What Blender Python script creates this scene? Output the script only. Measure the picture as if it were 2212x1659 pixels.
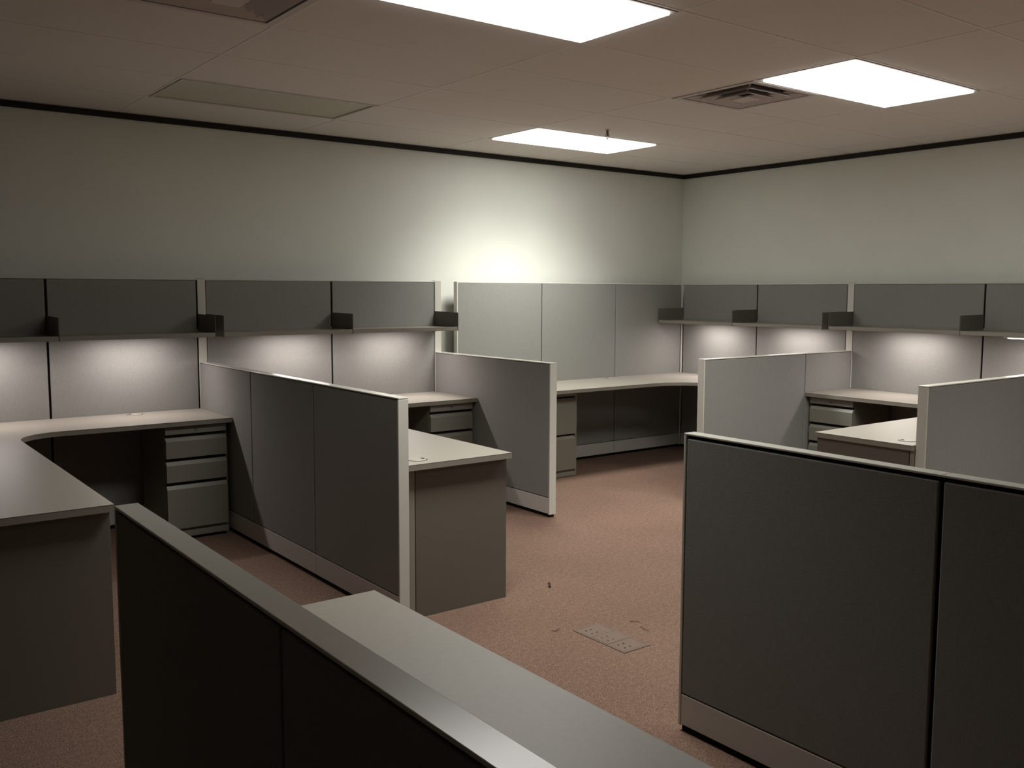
import bpy, bmesh, math, random
from mathutils import Vector, Matrix
random.seed(7)
for o in list(bpy.data.objects): bpy.data.objects.remove(o)
SC = bpy.context.scene
COL = SC.collection

# ------------------------------------------------------------------ camera
YAW, PITCH, ROLL = -0.6470, -0.0986, 0.0035
cd = bpy.data.cameras.new('camera'); cam = bpy.data.objects.new('camera', cd); COL.objects.link(cam)
F = Vector((-math.sin(YAW)*math.cos(PITCH), math.cos(YAW)*math.cos(PITCH), math.sin(PITCH)))
R0 = Vector((math.cos(YAW), math.sin(YAW), 0)); U0 = R0.cross(F)
R = math.cos(ROLL)*R0 + math.sin(ROLL)*U0; U = -math.sin(ROLL)*R0 + math.cos(ROLL)*U0
M = Matrix((R, U, -F)).transposed().to_4x4(); M.translation = Vector((-6.8798, -6.3549, 1.5246))
cam.matrix_world = M
cd.sensor_width = 36.0; cd.lens = 2031.86/2212*36.0; cd.clip_start = 0.02
SC.camera = cam

# ------------------------------------------------------------------ world and exposure
w = bpy.data.worlds.new('world'); SC.world = w; w.use_nodes = True
w.node_tree.nodes['Background'].inputs[0].default_value = (0.0, 0.0, 0.0, 1)
SC.view_settings.view_transform = 'Standard'; SC.view_settings.look = 'None'
SC.view_settings.gamma = 1.0; SC.view_settings.use_curve_mapping = False
SC.view_settings.exposure = 0.0
TROFFER_W = 49.0        # watts of each lit ceiling fixture (focused by its prismatic lens)
TROFFER_SPREAD = 160    # degrees
LOUVRE_X, LOUVRE_Y = .80, .90   # tangent of the half-intensity angle along and across the tubes
LENS_EMIT = 7.5
TASK_W = 3.7
TROFFER_COL = (1.0, 0.995, 0.94)
TASK_COL = (1.0, 0.905, 0.89)

# ------------------------------------------------------------------ materials
def lin(c):
    return tuple(((v/255.0)/12.92 if v/255.0 <= .04045 else ((v/255.0+.055)/1.055)**2.4) for v in c) + (1.0,)
def mat(name, col, rough=.6, spec=.4, var=0.0, vscale=8.0, bump=0.0, bscale=200.0, metal=0.0, detail=4.0):
    m = bpy.data.materials.new(name); m.use_nodes = True
    nt = m.node_tree; b = nt.nodes['Principled BSDF']
    b.inputs['Base Color'].default_value = lin(col)
    b.inputs['Roughness'].default_value = rough
    b.inputs['Metallic'].default_value = metal
    b.inputs['Specular IOR Level'].default_value = spec
    tc = nt.nodes.new('ShaderNodeTexCoord')
    if var:
        n = nt.nodes.new('ShaderNodeTexNoise'); n.inputs['Scale'].default_value = vscale; n.inputs['Detail'].default_value = detail
        nt.links.new(tc.outputs['Object'], n.inputs['Vector'])
        r = nt.nodes.new('ShaderNodeValToRGB')
        c = lin(col)
        r.color_ramp.elements[0].position = .3; r.color_ramp.elements[1].position = .7
        r.color_ramp.elements[0].color = tuple(max(0, v*(1-var)) for v in c[:3]) + (1,)
        r.color_ramp.elements[1].color = tuple(min(1, v*(1+var)) for v in c[:3]) + (1,)
        nt.links.new(n.outputs['Fac'], r.inputs['Fac']); nt.links.new(r.outputs['Color'], b.inputs['Base Color'])
    if bump:
        n = nt.nodes.new('ShaderNodeTexNoise'); n.inputs['Scale'].default_value = bscale; n.inputs['Detail'].default_value = 3
        nt.links.new(tc.outputs['Object'], n.inputs['Vector'])
        bp = nt.nodes.new('ShaderNodeBump'); bp.inputs['Strength'].default_value = bump; bp.inputs['Distance'].default_value = .002
        nt.links.new(n.outputs['Fac'], bp.inputs['Height']); nt.links.new(bp.outputs['Normal'], b.inputs['Normal'])
    return m

def fabric_mat(name, col):
    """woven panel fabric: fine horizontal and vertical threads with slubs"""
    m = mat(name, col, rough=.95, spec=.15)
    nt = m.node_tree; b = nt.nodes['Principled BSDF']
    tc = nt.nodes.new('ShaderNodeTexCoord')
    def streak(sx, sy, sz):
        mp = nt.nodes.new('ShaderNodeMapping'); mp.inputs['Scale'].default_value = (sx, sy, sz)
        n = nt.nodes.new('ShaderNodeTexNoise'); n.inputs['Scale'].default_value = 1.0; n.inputs['Detail'].default_value = 2
        nt.links.new(tc.outputs['Object'], mp.inputs['Vector']); nt.links.new(mp.outputs['Vector'], n.inputs['Vector'])
        return n.outputs['Fac']
    a = streak(40, 40, 520); c = streak(520, 520, 40)
    mx = nt.nodes.new('ShaderNodeMath'); mx.operation = 'ADD'
    nt.links.new(a, mx.inputs[0]); nt.links.new(c, mx.inputs[1])
    r = nt.nodes.new('ShaderNodeMapRange'); r.inputs['From Min'].default_value = .7; r.inputs['From Max'].default_value = 1.3
    r.inputs['To Min'].default_value = .92; r.inputs['To Max'].default_value = 1.08
    nt.links.new(mx.outputs[0], r.inputs['Value'])
    vm = nt.nodes.new('ShaderNodeVectorMath'); vm.operation = 'SCALE'; vm.inputs[0].default_value = lin(col)[:3]
    nt.links.new(r.outputs['Result'], vm.inputs['Scale']); nt.links.new(vm.outputs[0], b.inputs['Base Color'])
    bp = nt.nodes.new('ShaderNodeBump'); bp.inputs['Strength'].default_value = .35; bp.inputs['Distance'].default_value = .001
    nt.links.new(mx.outputs[0], bp.inputs['Height']); nt.links.new(bp.outputs['Normal'], b.inputs['Normal'])
    return m

def carpet_mat():
    m = mat('carpet', (150, 118, 102), rough=1.0, spec=.05)
    nt = m.node_tree; b = nt.nodes['Principled BSDF']
    tc = nt.nodes.new('ShaderNodeTexCoord')
    def noise(s, d):
        n = nt.nodes.new('ShaderNodeTexNoise'); n.inputs['Scale'].default_value = s; n.inputs['Detail'].default_value = d
        nt.links.new(tc.outputs['Object'], n.inputs['Vector']); return n.outputs['Fac']
    fine = noise(190, 3); mid = noise(45, 3); big = noise(1.3, 3)
    r = nt.nodes.new('ShaderNodeValToRGB'); e = r.color_ramp.elements
    e[0].position = .28; e[0].color = lin((88, 70, 60)); e[1].position = .72; e[1].color = lin((150, 125, 110))
    x = e.new(.5); x.color = lin((120, 97, 84))
    nt.links.new(fine, r.inputs['Fac'])
    def scale(col, fac, lo, hi):
        mr = nt.nodes.new('ShaderNodeMapRange'); mr.inputs['From Min'].default_value = .3; mr.inputs['From Max'].default_value = .7
        mr.inputs['To Min'].default_value = lo; mr.inputs['To Max'].default_value = hi
        nt.links.new(fac, mr.inputs['Value'])
        v = nt.nodes.new('ShaderNodeVectorMath'); v.operation = 'SCALE'
        nt.links.new(col, v.inputs[0]); nt.links.new(mr.outputs['Result'], v.inputs['Scale']); return v.outputs[0]
    c = scale(scale(r.outputs['Color'], mid, .86, 1.12), big, .92, 1.08)
    nt.links.new(c, b.inputs['Base Color'])
    bp = nt.nodes.new('ShaderNodeBump'); bp.inputs['Strength'].default_value = .7; bp.inputs['Distance'].default_value = .006
    nt.links.new(fine, bp.inputs['Height']); nt.links.new(bp.outputs['Normal'], b.inputs['Normal'])
    return m

def emit_mat(name, col, strength):
    m = bpy.data.materials.new(name); m.use_nodes = True
    b = m.node_tree.nodes['Principled BSDF']
    b.inputs['Base Color'].default_value = (.8, .8, .8, 1)
    b.inputs['Emission Color'].default_value = (*col, 1); b.inputs['Emission Strength'].default_value = strength
    return m

WALL = mat('wall_paint', (222, 224, 214), .85, .2, var=.02, vscale=3, bump=.12, bscale=320)
CEIL = mat('ceiling_tile', (226, 220, 214), .95, .1, var=.05, vscale=160, bump=.25, bscale=260)
GRID = mat('ceiling_grid', (229, 223, 217), .6, .3)
DARKTRIM = mat('dark_wall_angle', (34, 29, 26), .6, .3)
FABRIC = fabric_mat('panel_fabric', (134, 133, 128))
TRIM = mat('trim_paint', (196, 194, 184), .20, .62, bump=.03, bscale=700)
KICK = mat('kick_paint', (192, 187, 180), .45, .4)
CORE = mat('seam_black', (14, 13, 13), .8, .2)
LAMINATE = mat('laminate', (150, 144, 133), .42, .45, var=.03, vscale=60, bump=.02, bscale=500)
EDGE = mat('laminate_edge', (132, 126, 115), .5, .4)
STEEL = mat('painted_steel', (124, 121, 110), .42, .5, bump=.03, bscale=600)
SHELFM = mat('shelf_steel', (128, 124, 114), .45, .45)
BRACKET = mat('bracket_steel', (98, 94, 87), .5, .4)
DARKREC = mat('dark_recess', (30, 28, 26), .7, .2)
CARPET = carpet_mat()
PLATE = mat('floor_plate', (108, 90, 79), .6, .3, var=.05, vscale=30)
LENS = emit_mat('troffer_lens', (1, .995, .97), LENS_EMIT)
OFFLENS = mat('unlit_lens', (196, 196, 178), .4, .5, bump=.2, bscale=120)
TLENS = emit_mat('task_lens', (1, .93, .93), 6.0)
VENTM = mat('vent_paint', (206, 198, 194), .5, .4)
LINT = mat('lint', (82, 64, 56), .9, .1)
WHITEM = mat('fixture_white', (205, 200, 190), .5, .4)
BRASS = mat('sprinkler_metal', (120, 105, 90), .35, .5, metal=.8)

# ------------------------------------------------------------------ mesh helpers
class MB:
    def __init__(s): s.bm = bmesh.new(); s.round = False
    def _merge(s, b):
        me = bpy.data.meshes.new('t'); b.to_mesh(me); b.free(); s.bm.from_mesh(me); bpy.data.meshes.remove(me)
    def box(s, x0, x1, y0, y1, z0, z1, bev=0.0, seg=2):
        b = bmesh.new(); bmesh.ops.create_cube(b, size=1)
        x0, x1 = sorted((x0, x1)); y0, y1 = sorted((y0, y1)); z0, z1 = sorted((z0, z1))
        for v in b.verts:
            v.co = ((x0+x1)/2+v.co.x*(x1-x0), (y0+y1)/2+v.co.y*(y1-y0), (z0+z1)/2+v.co.z*(z1-z0))
        if bev: bmesh.ops.bevel(b, geom=list(b.edges), offset=bev, segments=seg, affect='EDGES', profile=.5)
        s._merge(b); return s
    def prism(s, poly, z0, z1, bev=0.0):
        b = bmesh.new(); vs = [b.verts.new((x, y, z0)) for x, y in poly]; f = b.faces.new(vs)
        ex = bmesh.ops.extrude_face_region(b, geom=[f])
        for v in ex['geom']:
            if isinstance(v, bmesh.types.BMVert): v.co.z = z1
        bmesh.ops.recalc_face_normals(b, faces=list(b.faces))
        if bev:
            ed = [e for e in b.edges if abs(e.verts[0].co.z-e.verts[1].co.z) < 1e-6]
            bmesh.ops.bevel(b, geom=ed, offset=bev, segments=2, affect='EDGES', profile=.5)
        s._merge(b); return s
    def hull(s, verts, faces):
        b = bmesh.new(); vs = [b.verts.new(v) for v in verts]
        for f in faces: b.faces.new([vs[i] for i in f])
        bmesh.ops.recalc_face_normals(b, faces=list(b.faces)); s._merge(b); return s
    def cyl(s, c, r, z0, z1, n=20, r2=None, bev=0.0):
        s.round = True; b = bmesh.new(); bmesh.ops.create_cone(b, cap_ends=True, segments=n, radius1=r, radius2=r if r2 is None else r2, depth=z1-z0)
        for v in b.verts: v.co += Vector((c[0], c[1], (z0+z1)/2))
        s._merge(b); return s
    def tube(s, pts, r, n=6):
        s.round = True; b = bmesh.new(); rings = []
        for i, p in enumerate(pts):
            p = Vector(p); d = (Vector(pts[min(i+1, len(pts)-1)])-Vector(pts[max(i-1, 0)])).normalized()
            a = d.orthogonal().normalized(); c = d.cross(a)
            rings.append([b.verts.new(p+r*(math.cos(t*2*math.pi/n)*a+math.sin(t*2*math.pi/n)*c)) for t in range(n)])
        for q in range(len(rings)-1):
            for t in range(n): b.faces.new((rings[q][t], rings[q][(t+1) % n], rings[q+1][(t+1) % n], rings[q+1][t]))
        b.faces.new(rings[0]); b.faces.new(rings[-1])
        bmesh.ops.recalc_face_normals(b, faces=list(b.faces)); s._merge(b); return s
    def build(s, name, m, parent=None, loc=None, smooth=True):
        me = bpy.data.meshes.new(name)
        off = Vector((0, 0, 0))
        if parent is not None:
            q = parent
            while q is not None: off += q.location; q = q.parent
        if loc is not None: off = Vector(loc) - (off if parent is not None else Vector((0, 0, 0))) if parent is None else off
        if off.length: bmesh.ops.translate(s.bm, vec=-off, verts=s.bm.verts)
        s.bm.to_mesh(me); s.bm.free(); me.materials.append(m)
        if smooth and s.round:
            me.polygons.foreach_set('use_smooth', [True]*len(me.polygons))
            try: me.set_sharp_from_angle(angle=math.radians(40))
            except Exception: pass
        o = bpy.data.objects.new(name, me); COL.objects.link(o)
        if parent is not None: o.parent = parent
        elif loc is not None: o.location = loc
        return o
def thing(name, label, cat, loc, group=None):
    o = bpy.data.objects.new(name, None); o.empty_display_size = .1; COL.objects.link(o); o.location = loc
    o['label'] = label; o['category'] = cat; o['kind'] = 'thing'
    if group: o['group'] = group
    return o
def struct(name, mb, m):
    o = mb.build(name, m); o['kind'] = 'structure'; return o

# a run frame: maps (s along the run, d out of the face into the room, z) to world
class Run:
    def __init__(s, axis, face): s.axis, s.face = axis, face
    def box(s, mb, s0, s1, d0, d1, z0, z1, bev=0):
        if s.axis == 'x': mb.box(s0, s1, s.face-d0, s.face-d1, z0, z1, bev)
        else: mb.box(s.face-d0, s.face-d1, s0, s1, z0, z1, bev)
    def pt(s, a, d, z): return (a, s.face-d, z) if s.axis == 'x' else (s.face-d, a, z)

# ------------------------------------------------------------------ measured layout (metres)
ZT, ZP, ZC, ZD = 1.598, 1.048, 2.6655, .737
K0, K1 = .025, .133
WX, WY = .155, .155                    # inner faces of right and back wall
X0, Y0 = -11.3, -11.6                # far left and near ends of the room
YB, XR = -.1136, 0.0
P1, P2 = (-4.7745, -4.7219), (-2.9218, -2.8642)
P0 = (-6.635, -6.582)
YAF = -.696

# ------------------------------------------------------------------ setting
struct('floor', MB().box(X0-.1, WX+.1, Y0-.1, WY+.1, -.1, 0), CARPET)
struct('wall_back', MB().box(X0-.1, WX+.1, WY, WY+.1, 0, ZC+.05), WALL)
struct('wall_right', MB().box(WX, WX+.1, Y0, WY, 0, ZC+.05), WALL)
struct('wall_left', MB().box(X0-.1, X0, Y0, WY, 0, ZC+.05), WALL)
struct('wall_front', MB().box(X0-.1, WX+.1, Y0-.1, Y0, 0, ZC+.05), WALL)
struct('trim_1', MB().box(X0, WX, WY-.016, WY, ZC-.04, ZC-.003, .003), DARKTRIM)
struct('trim_2', MB().box(WX-.016, WX, Y0, WY-.016, ZC-.04, ZC-.003, .003), DARKTRIM)
ceiling = struct('ceiling', MB().box(X0-.1, WX+.1, Y0-.1, WY+.1, ZC+.05, ZC+.15), DARKREC)

TX, TY = 1.237, .6236
GX, GY = -5.166, -.477      # a crossing of the ceiling grid
xs = [GX+TX*k for k in range(-5, 6)]; xs = [X0]+[x for x in xs if X0+.05 < x < WX-.05]+[WX]
ys = [GY-TY*k for k in range(0, 18)]; ys = [WY]+[y for y in ys if y > Y0+.05]+[Y0]
def cell(x, y):   # index of the ceiling cell holding the point
    i = max(k for k in range(len(xs)-1) if xs[k] <= x); j = max(k for k in range(len(ys)-1) if ys[k] >= y); return i, j
lit_cells = [cell(-4.5, -3.2), cell(-2.2, -3.2), cell(-2.2, -.8), cell(-2.2, -5.7)]
off_cell = cell(-4.5, -.8)
vent_cells = [cell(-5.5, -2.7), cell(-2.5, -2.7)]
full = None
for i in range(len(xs)-1):
    for j in range(len(ys)-1):
        if (i, j) in lit_cells or (i, j) == off_cell: continue
        a0, a1, b0, b1 = xs[i], xs[i+1], ys[j+1], ys[j]
        if (i, j) == vent_cells[0]: a1 = a1-TX/2
        if (i, j) == vent_cells[1]: a0 = a0+TX/2
        m = .0055
        if full is not None and abs(a1-a0-TX) < 1e-4 and abs(b1-b0-TY) < 1e-4:
            t = full.copy(); COL.objects.link(t); t.parent = ceiling
        else:
            me_b = MB().box(-(a1-a0)/2+m, (a1-a0)/2-m, -(b1-b0)/2+m, (b1-b0)/2-m, 0, .016, .002, 1)
            t = me_b.build('ceiling_tile', CEIL, None, smooth=False); t.parent = ceiling
            if abs(a1-a0-TX) < 1e-4 and abs(b1-b0-TY) < 1e-4: full = t
        t.location = ((a0+a1)/2, (b0+b1)/2, ZC+.001)
g = MB()
for x in xs[1:-1]: g.box(x-.007, x+.007, Y0, WY, ZC-.0005, ZC+.004)
for y in ys[1:-1]: g.box(X0, WX, y-.007, y+.007, ZC-.0006, ZC+.0035)
for (vi, vj), xx in ((vent_cells[0], GX-TX/2), (vent_cells[1], GX+2*TX+TX/2)):
    g.box(xx-.007, xx+.007, ys[vj+1], ys[vj], ZC-.0005, ZC+.004)
g.build('ceiling_grid', GRID, ceiling, smooth=False)

# ------------------------------------------------------------------ ceiling fixtures
def photometric(L):
    """the fixture's light distribution: narrow along the tubes, wide across them"""
    L.use_nodes = True; nt = L.node_tree; em = nt.nodes['Emission']
    g_ = nt.nodes.new('ShaderNodeNewGeometry'); sx = nt.nodes.new('ShaderNodeSeparateXYZ')
    nt.links.new(g_.outputs['Incoming'], sx.inputs[0])
    def op(o, a, b=None):
        n = nt.nodes.new('ShaderNodeMath'); n.operation = o
        for k, v in ((0, a), (1, b)):
            if v is None: continue
            if isinstance(v, (int, float)): n.inputs[k].default_value = v
            else: nt.links.new(v, n.inputs[k])
        return n.outputs[0]
    z = op('MAXIMUM', op('ABSOLUTE', sx.outputs['Z']), .001)
    def fall(c, half, p):
        return op('DIVIDE', 1.0, op('ADD', 1.0, op('POWER', op('DIVIDE', op('DIVIDE', op('ABSOLUTE', c), z), half), p)))
    ty = op('DIVIDE', op('ABSOLUTE', sx.outputs['Y']), z)
    wing = op('ADD', .70, op('MULTIPLY', ty, ty))              # batwing: brightest off to both sides of the tubes
    across = op('MULTIPLY', wing, fall(sx.outputs['Y'], LOUVRE_Y, 5.0))
    nt.links.new(op('MULTIPLY', fall(sx.outputs['X'], LOUVRE_X, 4.0), across), em.inputs['Strength'])
def troffer(c, label, lit=True, power=1.0):
    i, j = c
    a0, a1, b0, b1 = xs[i]+.012, xs[i+1]-.012, ys[j+1]+.012, ys[j]-.012
    cx, cy = (a0+a1)/2, (b0+b1)/2
    t = thing('ceiling_light', label, 'ceiling light', (cx, cy, ZC-.004), 'flush lens ceiling lights')
    lx, ly = .583, .276
    f = MB(); z0, z1 = ZC-.003, ZC+.03
    f.box(a0, cx-lx, b0, b1, z0, z1); f.box(cx+lx, a1, b0, b1, z0, z1)
    f.box(cx-lx, cx+lx, b0, cy-ly, z0, z1); f.box(cx-lx, cx+lx, cy+ly, b1, z0, z1)
    f.build('frame', WHITEM, t, smooth=False)
    MB().box(a0, a1, b0, b1, ZC+.03, ZC+.045).build('housing', WHITEM, t, smooth=False)
    if lit:
        MB().box(cx-lx, cx+lx, cy-ly, cy+ly, ZC-.012, ZC+.01).build('lens', LENS, t)
        L = bpy.data.lights.new('lamp', 'AREA'); L.shape = 'RECTANGLE'; L.size = 2*lx-.04; L.size_y = 2*ly-.04
        L.energy = TROFFER_W*power; L.color = TROFFER_COL; L.spread = math.radians(TROFFER_SPREAD)
        photometric(L)
        lo = bpy.data.objects.new('lamp', L); COL.objects.link(lo); lo.parent = t; lo.location = (0, 0, -.012)
    else:
        MB().box(cx-lx, cx+lx, cy-ly, cy+ly, ZC+.004, ZC+.012).build('lens', OFFLENS, t)
    return t
troffer(lit_cells[0], 'large glowing ceiling light cut off by the top edge of the photo')
troffer(lit_cells[1], 'glowing ceiling light beside the right-hand air vent')
troffer(lit_cells[2], 'glowing ceiling light nearest the back wall, above its bright patch', power=1.12)
troffer(cell(-2.2, -5.7), 'glowing ceiling light over the right foreground')
troffer(off_cell, 'unlit ceiling light with dull flat lens near the back wall', lit=False)

def vent(x0, x1, y0, y1, label):
    cx, cy = (x0+x1)/2, (y0+y1)/2
    t = thing('air_vent', label, 'air vent', (cx, cy, ZC-.005), 'square louvred ceiling vents')
    hx, hy = (x1-x0)/2-.012, (y1-y0)/2-.012
    def ring(mb, h0, za, h1, zb, th=.004):
        # sloped square louvre from half-size h0 at za to half-size h1 at zb
        vs = []
        for (h, z) in ((h0, za), (h1, zb), (h1-.001, zb+th), (h0-.001, za+th)):
            vs += [(cx-h, cy-h, z), (cx+h, cy-h, z), (cx+h, cy+h, z), (cx-h, cy+h, z)]
        fs = []
        for a in range(4):
            b = (a+1) % 4
            for k in range(4):
                n = (k+1) % 4
                fs.append((k*4+a, k*4+b, n*4+b, n*4+a))
        mb.hull(vs, fs)
    f = MB()
    s = min(hx, hy)
    f.box(cx-hx, cx+hx, cy-hy, cy-s+.035, ZC-.004, ZC+.004); f.box(cx-hx, cx+hx, cy+s-.035, cy+hy, ZC-.004, ZC+.004)
    f.box(cx-hx, cx-s+.035, cy-s+.035, cy+s-.035, ZC-.004, ZC+.004); f.box(cx+s-.035, cx+hx, cy-s+.035, cy+s-.035, ZC-.004, ZC+.004)
    f.build('frame', VENTM, t, smooth=False)
    MB().box(cx-hx, cx+hx, cy-hy, cy+hy, ZC+.045, ZC+.049).build('duct', DARKREC, t, smooth=False)
    for h, zb in ((.250, -.003), (.186, -.010), (.122, -.017)):
        m = MB(); ring(m, h, ZC+zb, h-.045, ZC+zb+.034); m.build('louvre', VENTM, t, smooth=False)
    m = MB(); m.box(cx-.06, cx+.06, cy-.06, cy+.06, ZC-.022, ZC-.016, .002); m.build('centre_plate', VENTM, t)
    for sx in (-1, 1):
        for sy in (-1, 1):
            m = MB(); m.tube([(cx+sx*.055, cy+sy*.055, ZC+.01), (cx+sx*.25, cy+sy*.25, ZC+.01)], .004, 5)
            m.build('spoke', VENTM, t)
yv1, yv0 = ys[vent_cells[0][1]], ys[vent_cells[0][1]+1]
vent(GX-TX/2, GX, yv0, yv1, 'square louvred air vent at the top left, cut off by the photo edge')
vent(GX+2*TX, GX+2*TX+TX/2, yv0, yv1, 'square louvred air vent next to the right-hand glowing light')

t = thing('sprinkler_head', 'tiny pendant sprinkler head hanging from the ceiling behind a lit fixture', 'sprinkler', (-2.236, -1.32, ZC+.002))
MB().cyl((-2.236, -1.32), .018, ZC-.004, ZC+.001, 20, r2=.022).build('escutcheon', VENTM, t)
MB().cyl((-2.236, -1.32), .009, ZC-.045, ZC-.005, 12).build('body', BRASS, t)
m = MB(); m.tube([(-2.251, -1.32, ZC-.03), (-2.254, -1.32, ZC-.045), (-2.236, -1.32, ZC-.062)], .0025); m.tube([(-2.221, -1.32, ZC-.03), (-2.218, -1.32, ZC-.045), (-2.236, -1.32, ZC-.062)], .0025)
m.build('yoke', BRASS, t)
MB().cyl((-2.236, -1.32), .014, ZC-.066, ZC-.063, 14).build('deflector', BRASS, t)

# ------------------------------------------------------------------ tall panels along the walls
def tall_panel(run, s0, s1, label, gap0=.007, gap1=.007, end0=False, thick=.048):
    t = thing('tall_cubicle_screen', label, 'partition panel', run.pt((s0+s1)/2, -thick/2, 0), 'tall fabric partition panels')
    m = MB(); run.box(m, s0, s1, -thick, -.012, .001, ZT-.004); m.build('frame', CORE, t, smooth=False)  # black runs on to the floor, standing in for shade under the kick plate
    m = MB(); run.box(m, s0+gap0, s1-gap1, -.014, 0, K1+.004, ZT-.012, .004); m.build('fabric_panel', FABRIC, t)
    m = MB(); run.box(m, s0, s1, -thick, -.001, ZT-.010, ZT, .002); m.build('top_cap', TRIM, t)
    m = MB(); run.box(m, s0+.002, s1-.002, -.014, -.001, K0, K1, .002); m.build('kick_plate', KICK, t)
    if end0:
        m = MB(); run.box(m, s0-.012, s0+.0005, -thick, 0, .02, ZT, .002); m.build('end_trim', TRIM, t)
    return t
RB = Run('x', YB); RC = Run('x', 0.0); RD = Run('y', XR)
A1, B1, C0, C1, C2 = -5.6915, -3.8034, -2.6273, -1.7568, -.8831
D1, Q1, E1, E2 = -.9034, (-1.8785, -1.8207), -2.9461, -3.7724
tall_panel(RB, P0[1], A1, 'tall grey panel at the far left edge of the photo, behind the L-shaped desk')
tall_panel(RB, A1, P1[0], 'tall grey panel behind the round desk grommet, left of the first white post', gap1=.010)
tall_panel(RB, P1[1], B1, 'tall grey panel just right of the first white post on the back wall', gap0=.004)
tall_panel(RB, B1, P2[0], 'tall grey panel just left of the white post at the wall gap', gap1=.008)
tall_panel(RC, C0, C1, 'tall grey corner-cubicle panel beside the wall gap, without shelf', gap0=.002, gap1=.004, end0=True)
tall_panel(RC, C1, C2, 'tall grey corner-cubicle panel in the middle of three', gap0=.004, gap1=.004)
tall_panel(RC, C2, -.012, 'tall grey corner-cubicle panel touching the room corner on the back wall', gap0=.004, gap1=.004)
tall_panel(RD, D1, -.012, 'tall grey panel touching the room corner on the right wall', gap0=.006, gap1=.010)
tall_panel(RD, Q1[1], D1, 'tall grey right-wall panel on the corner side of the white post', gap0=.008)
tall_panel(RD, E1, Q1[0], 'wide tall grey right-wall panel in front of the white post, over the drawer unit', gap1=.004)
tall_panel(RD, E2, E1, 'tall grey panel at the right edge of the photo')

def post(run, s0, s1, label, back=.05):
    t = thing('screen_post', label, 'post', run.pt((s0+s1)/2, -.02, 0), 'pale full-height partition posts')
    m = MB(); run.box(m, s0, s1, -back, .001, .015, ZT-.002, .002); m.build('post_body', TRIM, t)
    m = MB(); run.box(m, s0, s1, -back, .002, ZT-.002, ZT+.004, .002); m.build('post_cap', TRIM, t)
    m = MB(); m.cyl(run.pt((s0+s1)/2, -.02, 0), .014, 0, .016, 12); m.build('foot', CORE, t)
    return t
post(RB, P1[0], P1[1], 'pale full-height post where the longest low partition meets the back row')
post(RB, P2[0], P2[1], 'pale full-height post at the right end of the back row, beside the wall gap')
post(RD, Q1[0], Q1[1], 'pale full-height post on the right wall above a low partition')
ct = MB().box(-.012, .002, -.012, .002, .02, ZT, .003).build('corner_trim', TRIM, None, loc=(0, 0, .02))
ct['label'] = 'thin pale vertical strip joining the tall panels in the room corner'; ct['category'] = 'trim strip'

# ------------------------------------------------------------------ low partitions
def low_partition(axis, c0, c1, s0, s1, seams, label, end='lo', split_cap=False, gap=.004, lip=.010):
    """c0<c1 thickness range, s0<s1 along range; end: which end(s) carry the pale end post"""
    mid = (c0+c1)/2
    def bx(mb, a0, a1, b0, b1, z0, z1, bev=0):
        if axis == 'y': mb.box(b0, b1, a0, a1, z0, z1, bev)
        else: mb.box(a0, a1, b0, b1, z0, z1, bev)
    base = (mid, (s0+s1)/2, 0) if axis == 'y' else ((s0+s1)/2, mid, 0)
    t = thing('low_cubicle_screen', label, 'partition', base, 'low cubicle partitions')
    f0 = s0+(.011 if end in ('lo', 'both') else 0); f1 = s1-(.011 if end in ('hi', 'both') else 0)
    m = MB(); bx(m, f0, f1, c0+.010, c1-.010, .001, ZP-.006); m.build('core', CORE, t, smooth=False)  # added black strip down to the floor: blocks light, paints the gap's shade
    cuts = [s0]+list(seams)+[s1] if split_cap else [s0, s1]
    for a, b in zip(cuts[:-1], cuts[1:]):
        m = MB(); bx(m, a+(.001 if a != s0 else 0), b-(.001 if b != s1 else 0), c0, c1, ZP-.0065, ZP, .0015); m.build('top_cap', TRIM, t)
    if end in ('lo', 'both'):
        m = MB(); bx(m, s0, s0+.011, c0, c1, K0-.005, ZP-.0075, .002); m.build('end_post', TRIM, t)
    if end in ('hi', 'both'):
        m = MB(); bx(m, s1-.011, s1, c0, c1, K0-.005, ZP-.0075, .002); m.build('end_post', TRIM, t)
    cuts = [f0]+list(seams)+[f1]
    for a, b in zip(cuts[:-1], cuts[1:]):
        for side in (0, 1):
            d0, d1 = (c0+.001, c0+.014) if side == 0 else (c1-.014, c1-.001)
            m = MB(); bx(m, a+(gap if a != f0 else .003), b-(gap if b != f1 else .003), d0, d1, K1+.004, ZP-lip, .004); m.build('fabric_panel', FABRIC, t)
            m = MB(); bx(m, a+.001, b-.001, d0, d1, K0, K1, .002); m.build('kick_plate', KICK, t)
    return t
low_partition('y', P1[0], P1[1], -2.727, YB-.001, [-1.8465, -.995], 'long low grey partition of three panels between the two back cubicles')
low_partition('y', P2[0], P2[1], -1.5382, YB-.001, [], 'short low grey partition at the gap in the tall back row')
lq = low_partition('x', Q1[0], Q1[1], -1.7924, XR-.001, [-.6135], 'low grey partition from the right wall, beside the corner cubicle')
m = MB(); m.box(-.009, -.001, Q1[0]-.007, Q1[0]-.0005, ZD+.001, ZP-.004, .002); m.build('edge_strip', TRIM, lq)
low_partition('x', -3.8253, -3.7724, -2.3082, XR-.001, [-1.08], 'low grey partition cut off by the right photo edge, behind the large dark one')
low_partition('y', -4.5114, -4.4605, -6.95, -4.1883, [-6.0, -5.0927], 'large dark low partition in the right foreground', end='hi', split_cap=True, gap=.0065, lip=.018)
low_partition('y', -6.3487, -6.2973, -6.95, -4.1901, [-5.99, -5.092], 'near-black low partition in the left foreground with a shiny cap', end='hi', gap=.003, lip=.014)

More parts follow.
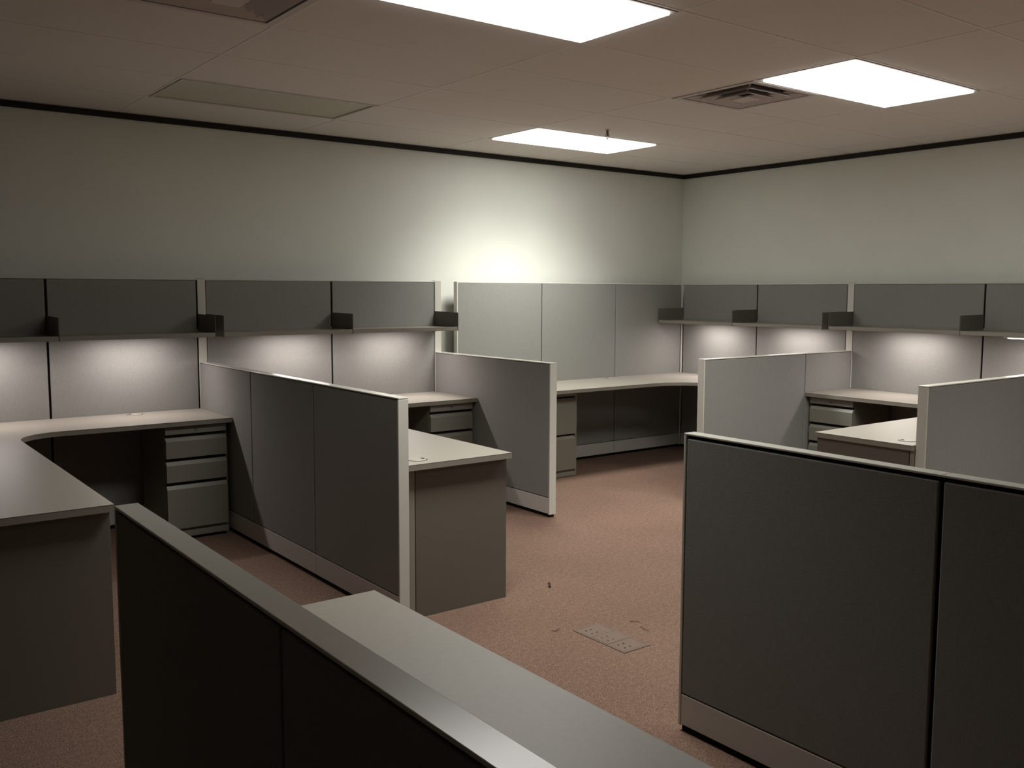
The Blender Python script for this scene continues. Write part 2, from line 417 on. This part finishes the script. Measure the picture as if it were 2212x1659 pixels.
# ------------------------------------------------------------------ desks
def arc(cx, cy, r, a0, a1, n=14):
    return [(cx+r*math.cos(math.radians(a0+(a1-a0)*k/n)), cy+r*math.sin(math.radians(a0+(a1-a0)*k/n))) for k in range(n+1)]
TH = .028
def worktop(t, poly):
    m = MB(); m.prism(poly, ZD-TH, ZD-.001, .0); top = m.build('edge_band', EDGE, t, smooth=False)
    # laminate surface set a hair above the banded core
    m = MB(); m.prism(poly, ZD-.004, ZD, .001); m.build('worktop', LAMINATE, t, smooth=False)
def gable(t, x0, x1, y0, y1, name='end_panel', z1=ZD-TH):
    m = MB(); m.box(x0, x1, y0, y1, 0, z1, .0015); m.build(name, EDGE if name == 'filler_strip' else GABLE, t)
GABLE = mat('gable_laminate', (100, 95, 85), .5, .4, var=.02, vscale=50)
def grommet(t, x, y, r=.035, ang=0.0):
    g_ = MB().cyl((x, y), r, ZD, ZD+.004, 28, r2=r*.92).build('grommet', STEELG, t)
    MB().cyl((x, y), r*1.07, ZD-.001, ZD+.001, 28).build('rim', DARKREC, g_)
    c, s = math.cos(ang), math.sin(ang)
    m = MB(); pts = [(-.016, -.007), (.016, -.007), (.016, .007), (-.016, .007)]
    off = r*.62
    m.prism([(x+off*c+p*(-s)-q*c, y+off*s+p*c-q*s) for p, q in pts], ZD+.003, ZD+.0046); m.build('cable_slot', DARKREC, g_, smooth=False)
STEELG = mat('grommet_plastic', (160, 154, 142), .45, .4)

# desk of the far left cubicle
ta = thing('corner_desk', 'L-shaped desk at the far left with a curved inner corner', 'desk', (-6.0, -.5, 0), 'L-shaped cubicle desks')
xa = -5.9946; r = .24
worktop(ta, [(P0[1]+.002, YB-.002), (P1[0]-.002, YB-.002), (P1[0]-.002, YAF)] + arc(xa+r, YAF-r, r, 90, 180) + [(xa, -2.7527), (P0[1]+.002, -2.7527)])
gable(ta, P0[1]+.01, -6.003, -2.7154, -2.688)
gable(ta, P1[0]-.030, P1[0]-.004, -.60, YB-.03, 'support_panel')
grommet(ta, -5.222, -.19, .046, math.pi)
# desk of the middle back cubicle
tb = thing('corner_desk', 'L-shaped desk between the two low partitions, its side panel facing the aisle', 'desk', (-4.4, -.5, 0), 'L-shaped cubicle desks')
xb = -4.1353
worktop(tb, [(P1[1]+.002, YB-.002), (P2[0]-.002, YB-.002), (P2[0]-.002, YAF)] + arc(xb+r, YAF-r, r, 90, 180) + [(xb, -2.7242), (P1[1]+.002, -2.7242)])
gable(tb, -4.662, xb-.004, -2.684, -2.658)
gable(tb, P1[1]+.003, -4.666, -2.684, -2.658, 'filler_strip')
gable(tb, P2[0]-.020, P2[0]-.004, -.58, YB-.03, 'support_panel')
grommet(tb, -4.612, -2.618, .045, math.radians(-10))
# corner cubicle
tc_ = thing('corner_desk', 'L-shaped desk wrapping the room corner under the tall panels', 'desk', (-.6, -.5, 0), 'L-shaped cubicle desks')
rc = .42
worktop(tc_, [(P2[1]+.002, -.002), (-.006, -.002), (-.006, Q1[1]+.002), (-.609, Q1[1]+.002)] + arc(-.609-rc, -.656-rc, rc, 0, 90) + [(P2[1]+.002, -.656)])
gable(tc_, P2[1]+.004, P2[1]+.03, -.62, -.03, 'support_panel')
gable(tc_, -.58, -.04, Q1[1]+.004, Q1[1]+.03, 'support_panel')
grommet(tc_, -1.05, -.10, .03, math.pi)
# right wall cubicle
te = thing('corner_desk', 'L-shaped desk along the right wall, its pointed end behind the large dark partition', 'desk', (-.4, -2.8, 0), 'L-shaped cubicle desks')
re_ = .3; ye = -3.1833
worktop(te, [(-.002, Q1[0]-.002), (-.002, -3.7704), (-2.336, -3.7704), (-2.336, ye)] + arc(-.609-re_, ye+re_, re_, 270, 360) + [(-.609, Q1[0]-.002)])
gable(te, -2.318, -2.292, -3.745, ye-.006)
gable(te, -2.318, -2.292, -3.770, -3.749, 'filler_strip')
gable(te, -.56, -.03, -3.768, -3.745, 'support_panel')
grommet(te, -2.20, -3.668, .046, math.pi*.75)
# foreground cubicle
tf = thing('side_desk', 'pale straight desk in the foreground beside the near-black partition', 'desk', (-6.0, -5.5, 0))
worktop(tf, [(-6.2953, -4.2065), (-5.7095, -4.2065), (-5.7095, -6.9), (-6.2953, -6.9)])
gable(tf, -6.285, -5.73, -4.26, -4.235); gable(tf, -6.285, -5.73, -6.87, -6.845)

# ------------------------------------------------------------------ drawer pedestals
def pedestal(run, s0, s1, front, depth, label, drawers, rail, frame=.0, base=.022, lock=True):
    """run gives the direction; front = distance d of the drawer faces from the run's face"""
    t = thing('drawer_unit', label, 'drawer unit', run.pt((s0+s1)/2, front-depth/2, 0), 'steel drawer units under the desks')
    ztop = ZD-TH-.006
    m = MB(); run.box(m, s0, s1, front-depth, front-.024, base, ztop, .002); m.build('body', STEEL, t)
    m = MB(); run.box(m, s0+.01, s1-.01, front-depth+.02, front-.03, 0, base); m.build('plinth', CORE, t, smooth=False)
    m = MB(); run.box(m, s0, s1, front-.026, front-.003, rail, ztop, .002); rl = m.build('top_rail', STEEL, t)
    if frame:
        for a, b in ((s0, s0+frame), (s1-frame, s1)):
            m = MB(); run.box(m, a, b, front-.026, front-.002, base, rail); m.build('side_frame', STEEL, t, smooth=False)
    if lock:
        m = MB(); q0 = run.pt((s0+s1)/2, front-.004, (rail+ztop)/2); q1 = run.pt((s0+s1)/2, front+.001, (rail+ztop)/2)
        m.tube([q0, q1], .009, 14); m.build('lock', BRACKET, rl)
    for z0, z1 in drawers:
        a, b = s0+frame+.002, s1-frame-.002
        # profile: (d, z); the top is rolled back to form the finger pull
        pr = [(front-.024, z0), (front-.001, z0), (front, z0+.002), (front, z1-.022), (front-.002, z1-.019), (front-.014, z1), (front-.024, z1)]
        vs = [run.pt(a, d, z) for d, z in pr]+[run.pt(b, d, z) for d, z in pr]; n = len(pr)
        fs = [tuple(range(n)), tuple(range(n, 2*n))]+[(k, (k+1) % n, (k+1) % n+n, k+n) for k in range(n)]
        m = MB(); m.hull(vs, fs); dr = m.build('drawer', STEEL, t, smooth=False)
        m = MB(); run.box(m, a, b, front-.0245, front-.0225, z1, z1+.018); m.build('pull_recess', DARKREC, dr, smooth=False)
    zb = min(z for z, _ in drawers)
    m = MB(); run.box(m, s0, s1, front-.026, front-.004, base, zb-.018, .0015); m.build('base_rail', STEEL, t)
    return t
BBF = [(.511, .636), (.364, .490), (.076, .343)]
pedestal(RB, -5.178, -4.806, -.666*-1+YB, .50, 'three-drawer steel unit with lock at the left, beside the long low partition', BBF, .656)
pedestal(RB, -3.312, -2.945, -.666*-1+YB, .50, 'drawer unit under the middle desk, half hidden behind the desk return', BBF, .656)
pedestal(RD, -2.281, -1.902, .579, .50, 'drawer unit under the right-wall desk', BBF, .656)
pedestal(RC, -2.19, -1.8053, .528, .48, 'two-drawer file cabinet under the corner desk, beside the short low partition', [(.355, .651), (.058, .337)], .668, frame=.014, base=.004, lock=False)

# ------------------------------------------------------------------ shelves with end brackets and task lights
def shelf(run, s0, s1, depth, label, left_mark=None):
    t = thing('wall_shelf', label, 'shelf', run.pt((s0+s1)/2, depth/2, 1.232), 'grey steel shelves hung on the panels')
    zt, zb = 1.254, 1.226
    a, b = s0+.003, s1-.003
    m = MB(); run.box(m, a, b, .002, depth-.002, zt-.008, zt-.004); m.build('shelf_board', SHELFM, t, smooth=False)
    m = MB(); run.box(m, a, b, depth-.004, depth, zb, zt, .0012); m.build('front_lip', SHELFM, t)
    m = MB(); run.box(m, a, b, .002, .005, zt-.006, zt+.012, .001); m.build('back_lip', SHELFM, t)
    for s in (s0+.0005, s1-.0025):
        # plate: tapered lower corner as folded steel
        pr = [(.0, 1.205), (.0, 1.366), (depth+.001, 1.362), (depth+.001, zb-.002), (.06, zb-.002)]
        vs = [run.pt(s, d, z) for d, z in pr]+[run.pt(s+.002, d, z) for d, z in pr]; n = len(pr)
        fs = [tuple(range(n)), tuple(range(n, 2*n))]+[(k, (k+1) % n, (k+1) % n+n, k+n) for k in range(n)]
        m = MB(); m.hull(vs, fs); m.build('end_bracket', BRACKET, t, smooth=False)
    return t
def task_light(run, s, half, d, label, drop=0.0):
    t = thing('task_light', label, 'task light', run.pt(s, d, 1.246), 'task lights under the shelves')
    z1 = 1.2455; z0 = 1.226-drop
    m = MB(); run.box(m, s-half-.03, s+half+.03, d-.03, d+.03, z0+.004, z1, .003); m.build('housing', WHITEM, t)
    m = MB(); run.box(m, s-half, s+half, d-.022, d+.0305, z0, z0+.006, .001); m.build('lens', TLENS, t)
    L = bpy.data.lights.new('lamp', 'AREA'); L.shape = 'RECTANGLE'; L.energy = TASK_W*(1.22 if run.axis == 'y' else 1.0); L.color = TASK_COL
    L.size, L.size_y = (2*half, .04) if run.axis == 'x' else (.04, 2*half)
    lo = bpy.data.objects.new('lamp', L); COL.objects.link(lo); lo.parent = t; lo.location = (0, 0, z0-.002-1.246)
dB, dD = .325, .336
shelf(RB, P0[1], A1, dB, 'shelf cut off by the left photo edge')
shelf(RB, A1, P1[0], dB, 'dark shelf over the desk with the round grommet, left of the first white post')
shelf(RB, P1[1], B1, dB, 'shelf just right of the first white post, behind the long low partition')
shelf(RB, B1, P2[0], dB, 'shelf ending at the gap in the tall back row')
shelf(RD, D1, -.013, dD, 'shelf starting in the room corner')
shelf(RD, Q1[1], D1, dD, 'shelf between the corner shelf and the right-wall post')
shelf(RD, E1, Q1[0], dD, 'long shelf in front of the right-wall post')
shelf(RD, E2, E1, dD, 'shelf cut off by the right photo edge')
task_light(RB, -6.10, .2, .21, 'task light under the shelf cut off by the left photo edge')
task_light(RB, -5.235, .2, .21, 'task light under the dark shelf left of the first white post')
task_light(RB, -4.14, .2, .21, 'task light under the shelf just right of the first white post')
task_light(RB, -3.36, .2, .21, 'task light under the shelf ending at the gap')
task_light(RD, -.50, .18, .21, 'task light under the shelf in the room corner')
task_light(RD, -1.41, .2, .21, 'task light under the shelf beside the right-wall post')
task_light(RD, -2.46, .2, .21, 'task light under the long shelf in front of the right-wall post')
task_light(RD, -3.48, .21, .28, 'task light with visible glowing edge at the right photo edge', drop=.014)

# ------------------------------------------------------------------ floor details
t = thing('floor_outlet_box', 'flush floor outlet box with three cover plates in the aisle carpet', 'floor outlet', (-4.10, -3.40, 0))
m = MB(); x0, x1, y0, y1 = -4.178, -4.025, -3.575, -3.240
for a in ((x0, x0+.008, y0, y1), (x1-.008, x1, y0, y1), (x0+.008, x1-.008, y0, y0+.008), (x0+.008, x1-.008, y1-.008, y1)): m.box(*a, 0, .003)
m.box(x0+.004, x1-.004, y0+.004, y1-.004, 0, .0022)
m.build('frame', PLATE, t, smooth=False)
for k in range(3):
    a = y0+.010+k*.105
    m = MB(); m.box(x0+.010, x1-.010, a, a+.100, 0, .0028+.0008*(k % 2)); p = m.build('cover_plate', PLATE, t)
    for (ux, uy) in ((.03, .03), (.03, .07), (.06, .03), (.06, .07)):
        m = MB(); m.cyl((x0+.01+ux, a+uy), .004, .002, .0045, 10); m.build('screw', LINT, p)
sc = MB()
sc.tube([(-3.868, -2.700, .004), (-3.860, -2.688, .012), (-3.852, -2.676, .016), (-3.85, -2.668, .010)], .006, 7)
o = sc.build('carpet_scrap', LINT, None, loc=(-3.86, -2.69, 0)); o['label'] = 'small dark scrap lying alone on the aisle carpet'; o['category'] = 'scrap'
def thread(pts, label):
    o = MB().tube([(x, y, .004) for x, y in pts], .0013, 5).build('thread_scrap', LINT, None, loc=(pts[0][0], pts[0][1], 0))
    o['label'] = label; o['category'] = 'thread'; o['group'] = 'loose threads on the aisle carpet'
thread([(-3.895, -3.315), (-3.880, -3.316), (-3.868, -3.330), (-3.862, -3.348)], 'curled dark thread on the carpet behind the floor outlet box')
thread([(-3.90, -3.39), (-3.905, -3.41), (-3.915, -3.425), (-3.905, -3.45)], 'short dark thread on the carpet right of the floor outlet box')
thread([(-4.262, -3.195), (-4.245, -3.205), (-4.232, -3.198), (-4.215, -3.19)], 'thin dark thread on the carpet left of the floor outlet box')
